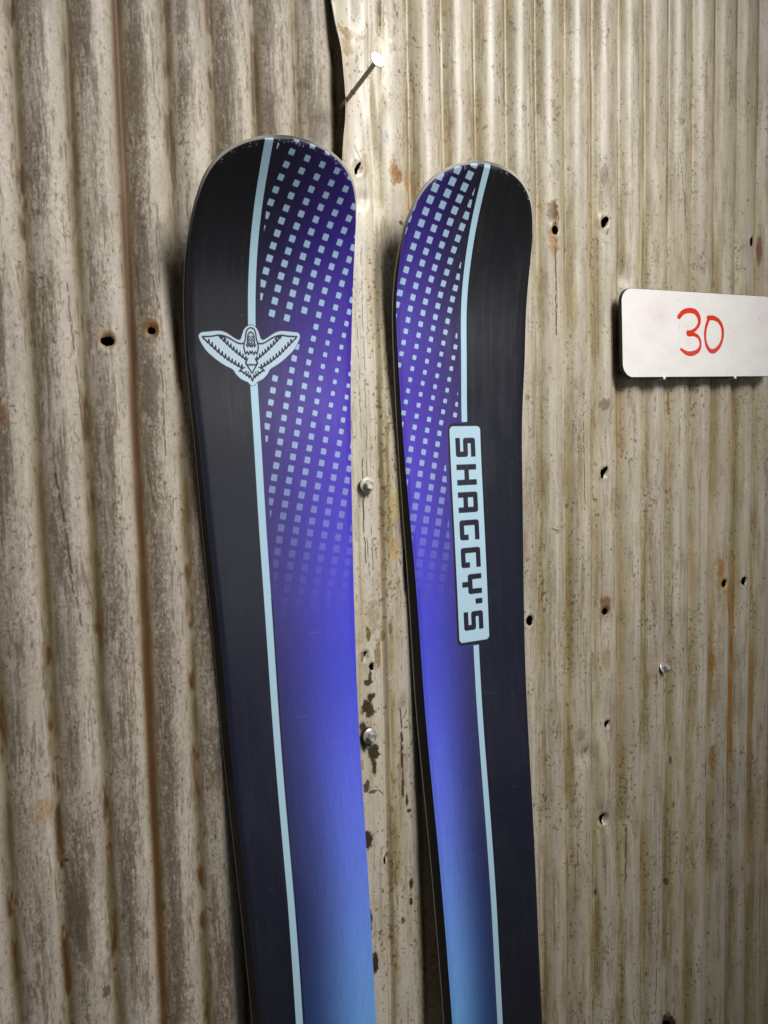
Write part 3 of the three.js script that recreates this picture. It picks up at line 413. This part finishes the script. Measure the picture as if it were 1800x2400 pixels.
/* ---------------------------------------------------------------- numbered plate */
{
  const W = 0.212, H = 0.0822, T = 0.0036, rad = 0.0125, t = thing('number_plate', 'white rounded whiteboard plate with 30 handwritten in red marker', 'sign', [0.2450, 1.5622, 0.0112]);
  t.rotation.z = 0.026;
  const s = new THREE.Shape(); s.moveTo(rad, 0); s.lineTo(W - rad, 0); s.absarc(W - rad, rad, rad, -Math.PI / 2, 0); s.lineTo(W, H - rad); s.absarc(W - rad, H - rad, rad, 0, Math.PI / 2); s.lineTo(rad, H); s.absarc(rad, H - rad, rad, Math.PI / 2, Math.PI); s.lineTo(0, rad); s.absarc(rad, rad, rad, Math.PI, Math.PI * 1.5);
  const body = new THREE.ExtrudeGeometry(s, { depth: T - 0.0006, bevelEnabled: true, bevelThickness: 0.0003, bevelSize: 0.0003, bevelOffset: -0.0003, bevelSegments: 2, curveSegments: 16 });
  part('plate_body', body, new THREE.MeshStandardMaterial({ color: new THREE.Color().setRGB(0.02, 0.02, 0.018), roughness: 0.6 }), t);
  const c = document.createElement('canvas'); c.width = 1536; c.height = 600; const x = c.getContext('2d'), im = x.createImageData(1536, 600);
  for (let j = 0; j < 600; j++) for (let i = 0; i < 1536; i++) {
    const u = i / 1536 * 212, v = j / 600 * 82, o = (j * 1536 + i) * 4, sm = fbm(u * 0.06, v * 0.09), pk = 0.6 * gauss(u - 44, 10) * gauss(v - 26, 9) * fbm(u * 0.3, v * 0.3) + 0.22 * sstep(150, 205, u) * (1 - sstep(15, 50, v)) * fbm(u * 0.2, v * 0.2) + 0.06 * sstep(0.52, 0.8, fbm(u * 0.035 + 9, v * 0.05 + 3)), sp = sstep(0.86, 0.93, noise(u * 1.7, v * 1.4)) * 0.10, n = 0.96 + 0.05 * sm - sp + 0.02 * (noise(u * 3, v * 3) - 0.5);
    im.data[o] = (244 - 14 * pk) * n; im.data[o + 1] = (241 - 46 * pk) * n; im.data[o + 2] = (239 - 22 * pk) * n; im.data[o + 3] = 255;
  }
  x.putImageData(im, 0, 0);
  // ink strokes, in millimetres from the plate's lower left corner
  x.setTransform(1536 / 212, 0, 0, -600 / 82.2, 0, 600); x.translate(5.2, 4.8); x.rotate(-0.026); x.lineCap = x.lineJoin = 'round';
  const three = [[66.9, 54.7], [72.4, 59.4], [80.8, 61.6], [89.3, 60.6], [94.3, 55.4], [94.4, 49.5], [89.5, 43.8], [82.4, 40.8], [78.9, 40.4], [79.6, 38.6], [88.1, 38.7], [94.5, 35.5], [96.8, 29.6], [94.7, 24.1], [86.9, 20.3], [78.4, 20.0], [70.0, 23.5]];
  const zero = [[107.6, 55.8], [115.3, 56.1], [122.6, 53.4], [127.5, 47.1], [128.1, 38.0], [124.5, 29.7], [117.2, 23.9], [110.6, 23.6], [105.4, 29.0], [103.2, 36.9], [104.1, 46.0], [108.7, 56.2]];
  const ink = (p, wd) => { const cv = new THREE.CatmullRomCurve3(p.map(([a, b]) => new THREE.Vector3(a, b, 0))), q = cv.getPoints(160); for (let i = 1; i < q.length; i++) { x.lineWidth = wd(i / q.length) + 0.25 * noise(i * 0.3, 4); x.strokeStyle = `rgba(${mix(214, 222, noise(i * 0.2, 1))},${mix(58, 70, q[i].y < 36 ? 1 : 0.2)},${q[i].y < 36 ? 62 : 36},0.94)`; x.beginPath(); x.moveTo(q[i - 1].x, q[i - 1].y); x.lineTo(q[i].x, q[i].y); x.stroke(); } };
  ink(three, (s) => lut([[0, 4.6], [0.2, 5.2], [0.36, 3.2], [0.5, 3.4], [0.58, 4], [0.75, 2.8], [0.9, 5.0], [1, 2.6]], s)); ink(zero, (s) => lut([[0, 5], [0.15, 4.2], [0.4, 3.2], [0.58, 4.6], [0.8, 2.8], [1, 3.6]], s));
  x.strokeStyle = 'rgba(120,116,120,0.45)'; x.lineWidth = 0.5; x.beginPath(); x.moveTo(67.5, 49); x.lineTo(66.8, 42); x.stroke(); x.beginPath(); x.moveTo(64, 69); x.lineTo(66, 70.5); x.stroke(); x.beginPath(); x.moveTo(181, 60); x.lineTo(182, 57.5); x.stroke();
  const face = new THREE.ShapeGeometry(s, 16), uv = face.attributes.uv; for (let i = 0; i < uv.count; i++) uv.setXY(i, uv.getX(i) / W, uv.getY(i) / H);
  face.scale((W - 0.0009) / W, (H - 0.0009) / H, 1); face.translate(0.00045, 0.00045, T - 0.0001);
  part('writing_surface', face, new THREE.MeshPhysicalMaterial({ map: finish(c), roughness: 0.32, clearcoat: 0.3, clearcoatRoughness: 0.2 }), t);
}

/* ---------------------------------------------------------------- screws and nails */
const zinc = new THREE.MeshStandardMaterial({ color: new THREE.Color().setRGB(0.52, 0.51, 0.49), metalness: 0.55, roughness: 0.38 });
const painted = new THREE.MeshPhysicalMaterial({ color: new THREE.Color().setRGB(0.58, 0.53, 0.43), roughness: 0.42, clearcoat: 0.2, clearcoatRoughness: 0.3 });
const rubber = new THREE.MeshStandardMaterial({ color: new THREE.Color().setRGB(0.012, 0.011, 0.01), roughness: 0.9 });
const lathe = (p, n = 32) => { const g = new THREE.LatheGeometry(p.map(([a, b]) => new THREE.Vector2(a, b)), n); g.rotateX(Math.PI / 2); return g; };
function screw(label, [x, y, z], mat, k, turn, tip) {
  const t = thing('hex_screw', label, 'screw', [x, y, z]); t.rotation.set(tip[0], tip[1], 0); t.scale.setScalar(k);
  part('rubber_washer', lathe([[0, -0.0010], [0.0054, -0.0010], [0.0060, 0], [0.0054, 0.0016], [0, 0.0016]]), rubber, t);
  part('flange', lathe([[0, 0.0012], [0.0062, 0.0014], [0.0066, 0.0019], [0.0064, 0.0025], [0.0050, 0.0031], [0.0042, 0.0034], [0, 0.0034]]), mat, t);
  const hex = lathe([[0, 0.0030], [0.0041, 0.0032], [0.0041, 0.0072], [0.0035, 0.0080], [0.0026, 0.0080], [0.0020, 0.0073], [0, 0.0071]], 6); hex.rotateZ(turn);
  part('hex_head', hex.toNonIndexed(), mat, t).geometry.computeVertexNormals();
  return t;
}
screw('cream painted hex screw beside the left ski, upper of the two on the lap strip', [-0.0180, 1.4728, zRight(-0.018, 1.4728) + 0.0014], painted, 1, 0.2, [-0.05, 0.04]);
screw('bare zinc hex screw ringed by dark peeled paint, lower one on the lap strip', [-0.0212, 1.2685, zRight(-0.0212, 1.2685) + 0.0012], zinc, 0.98, 0.5, [-0.02, 0.05]);
screw('small tilted zinc screw in the right wall panel, well below the number plate', [0.3108, 1.2738, zRight(0.3108, 1.2738) - 0.0002], zinc, 0.95, 0.3, [-0.40, 0.30]);
const galv = new THREE.MeshStandardMaterial({ color: new THREE.Color().setRGB(0.80, 0.79, 0.77), metalness: 0.35, roughness: 0.42 });
const steel = new THREE.MeshStandardMaterial({ color: new THREE.Color().setRGB(0.46, 0.44, 0.38), metalness: 0.15, roughness: 0.45 });
function nail(label, a, b, r, R, cat, headMat) {
  const A = new THREE.Vector3(...a), Bv = new THREE.Vector3(...b), L = A.distanceTo(Bv), t = thing('nail', label, cat, a);
  t.quaternion.setFromUnitVectors(new THREE.Vector3(0, 0, 1), Bv.clone().sub(A).normalize());
  part('shank', lathe([[0, -0.012], [r * 0.9, -0.010], [r, 0], [r, L * 0.22], [r * 1.22, L * 0.225], [r * 1.22, L * 0.25], [r, L * 0.255], [r, L - 0.0008], [r * 1.5, L]], 20), steel, t);
  part('head', lathe([[0, L - 0.0004], [R * 0.96, L], [R, L + 0.0006], [R * 0.95, L + 0.0011], [R * 0.3, L + 0.0014], [0, L + 0.0014]], 32), headMat, t);
  return t;
}
nail('long shiny nail with a broad white head sticking out above the skis', [-0.0276, 1.7655, 0.0060], [-0.0227, 1.7778, 0.050], 0.0017, 0.0060, 'nail', galv);
nail('small nail holding the number plate from below, left of the two', [0.2977, 1.5620, -0.004], [0.2977, 1.5626, 0.0145], 0.0009, 0.0016, 'nail', galv);
nail('small nail holding the number plate from below, right of the two', [0.3967, 1.5645, -0.004], [0.3967, 1.5652, 0.0145], 0.0009, 0.0016, 'nail', galv);

renderer.render(scene, camera);
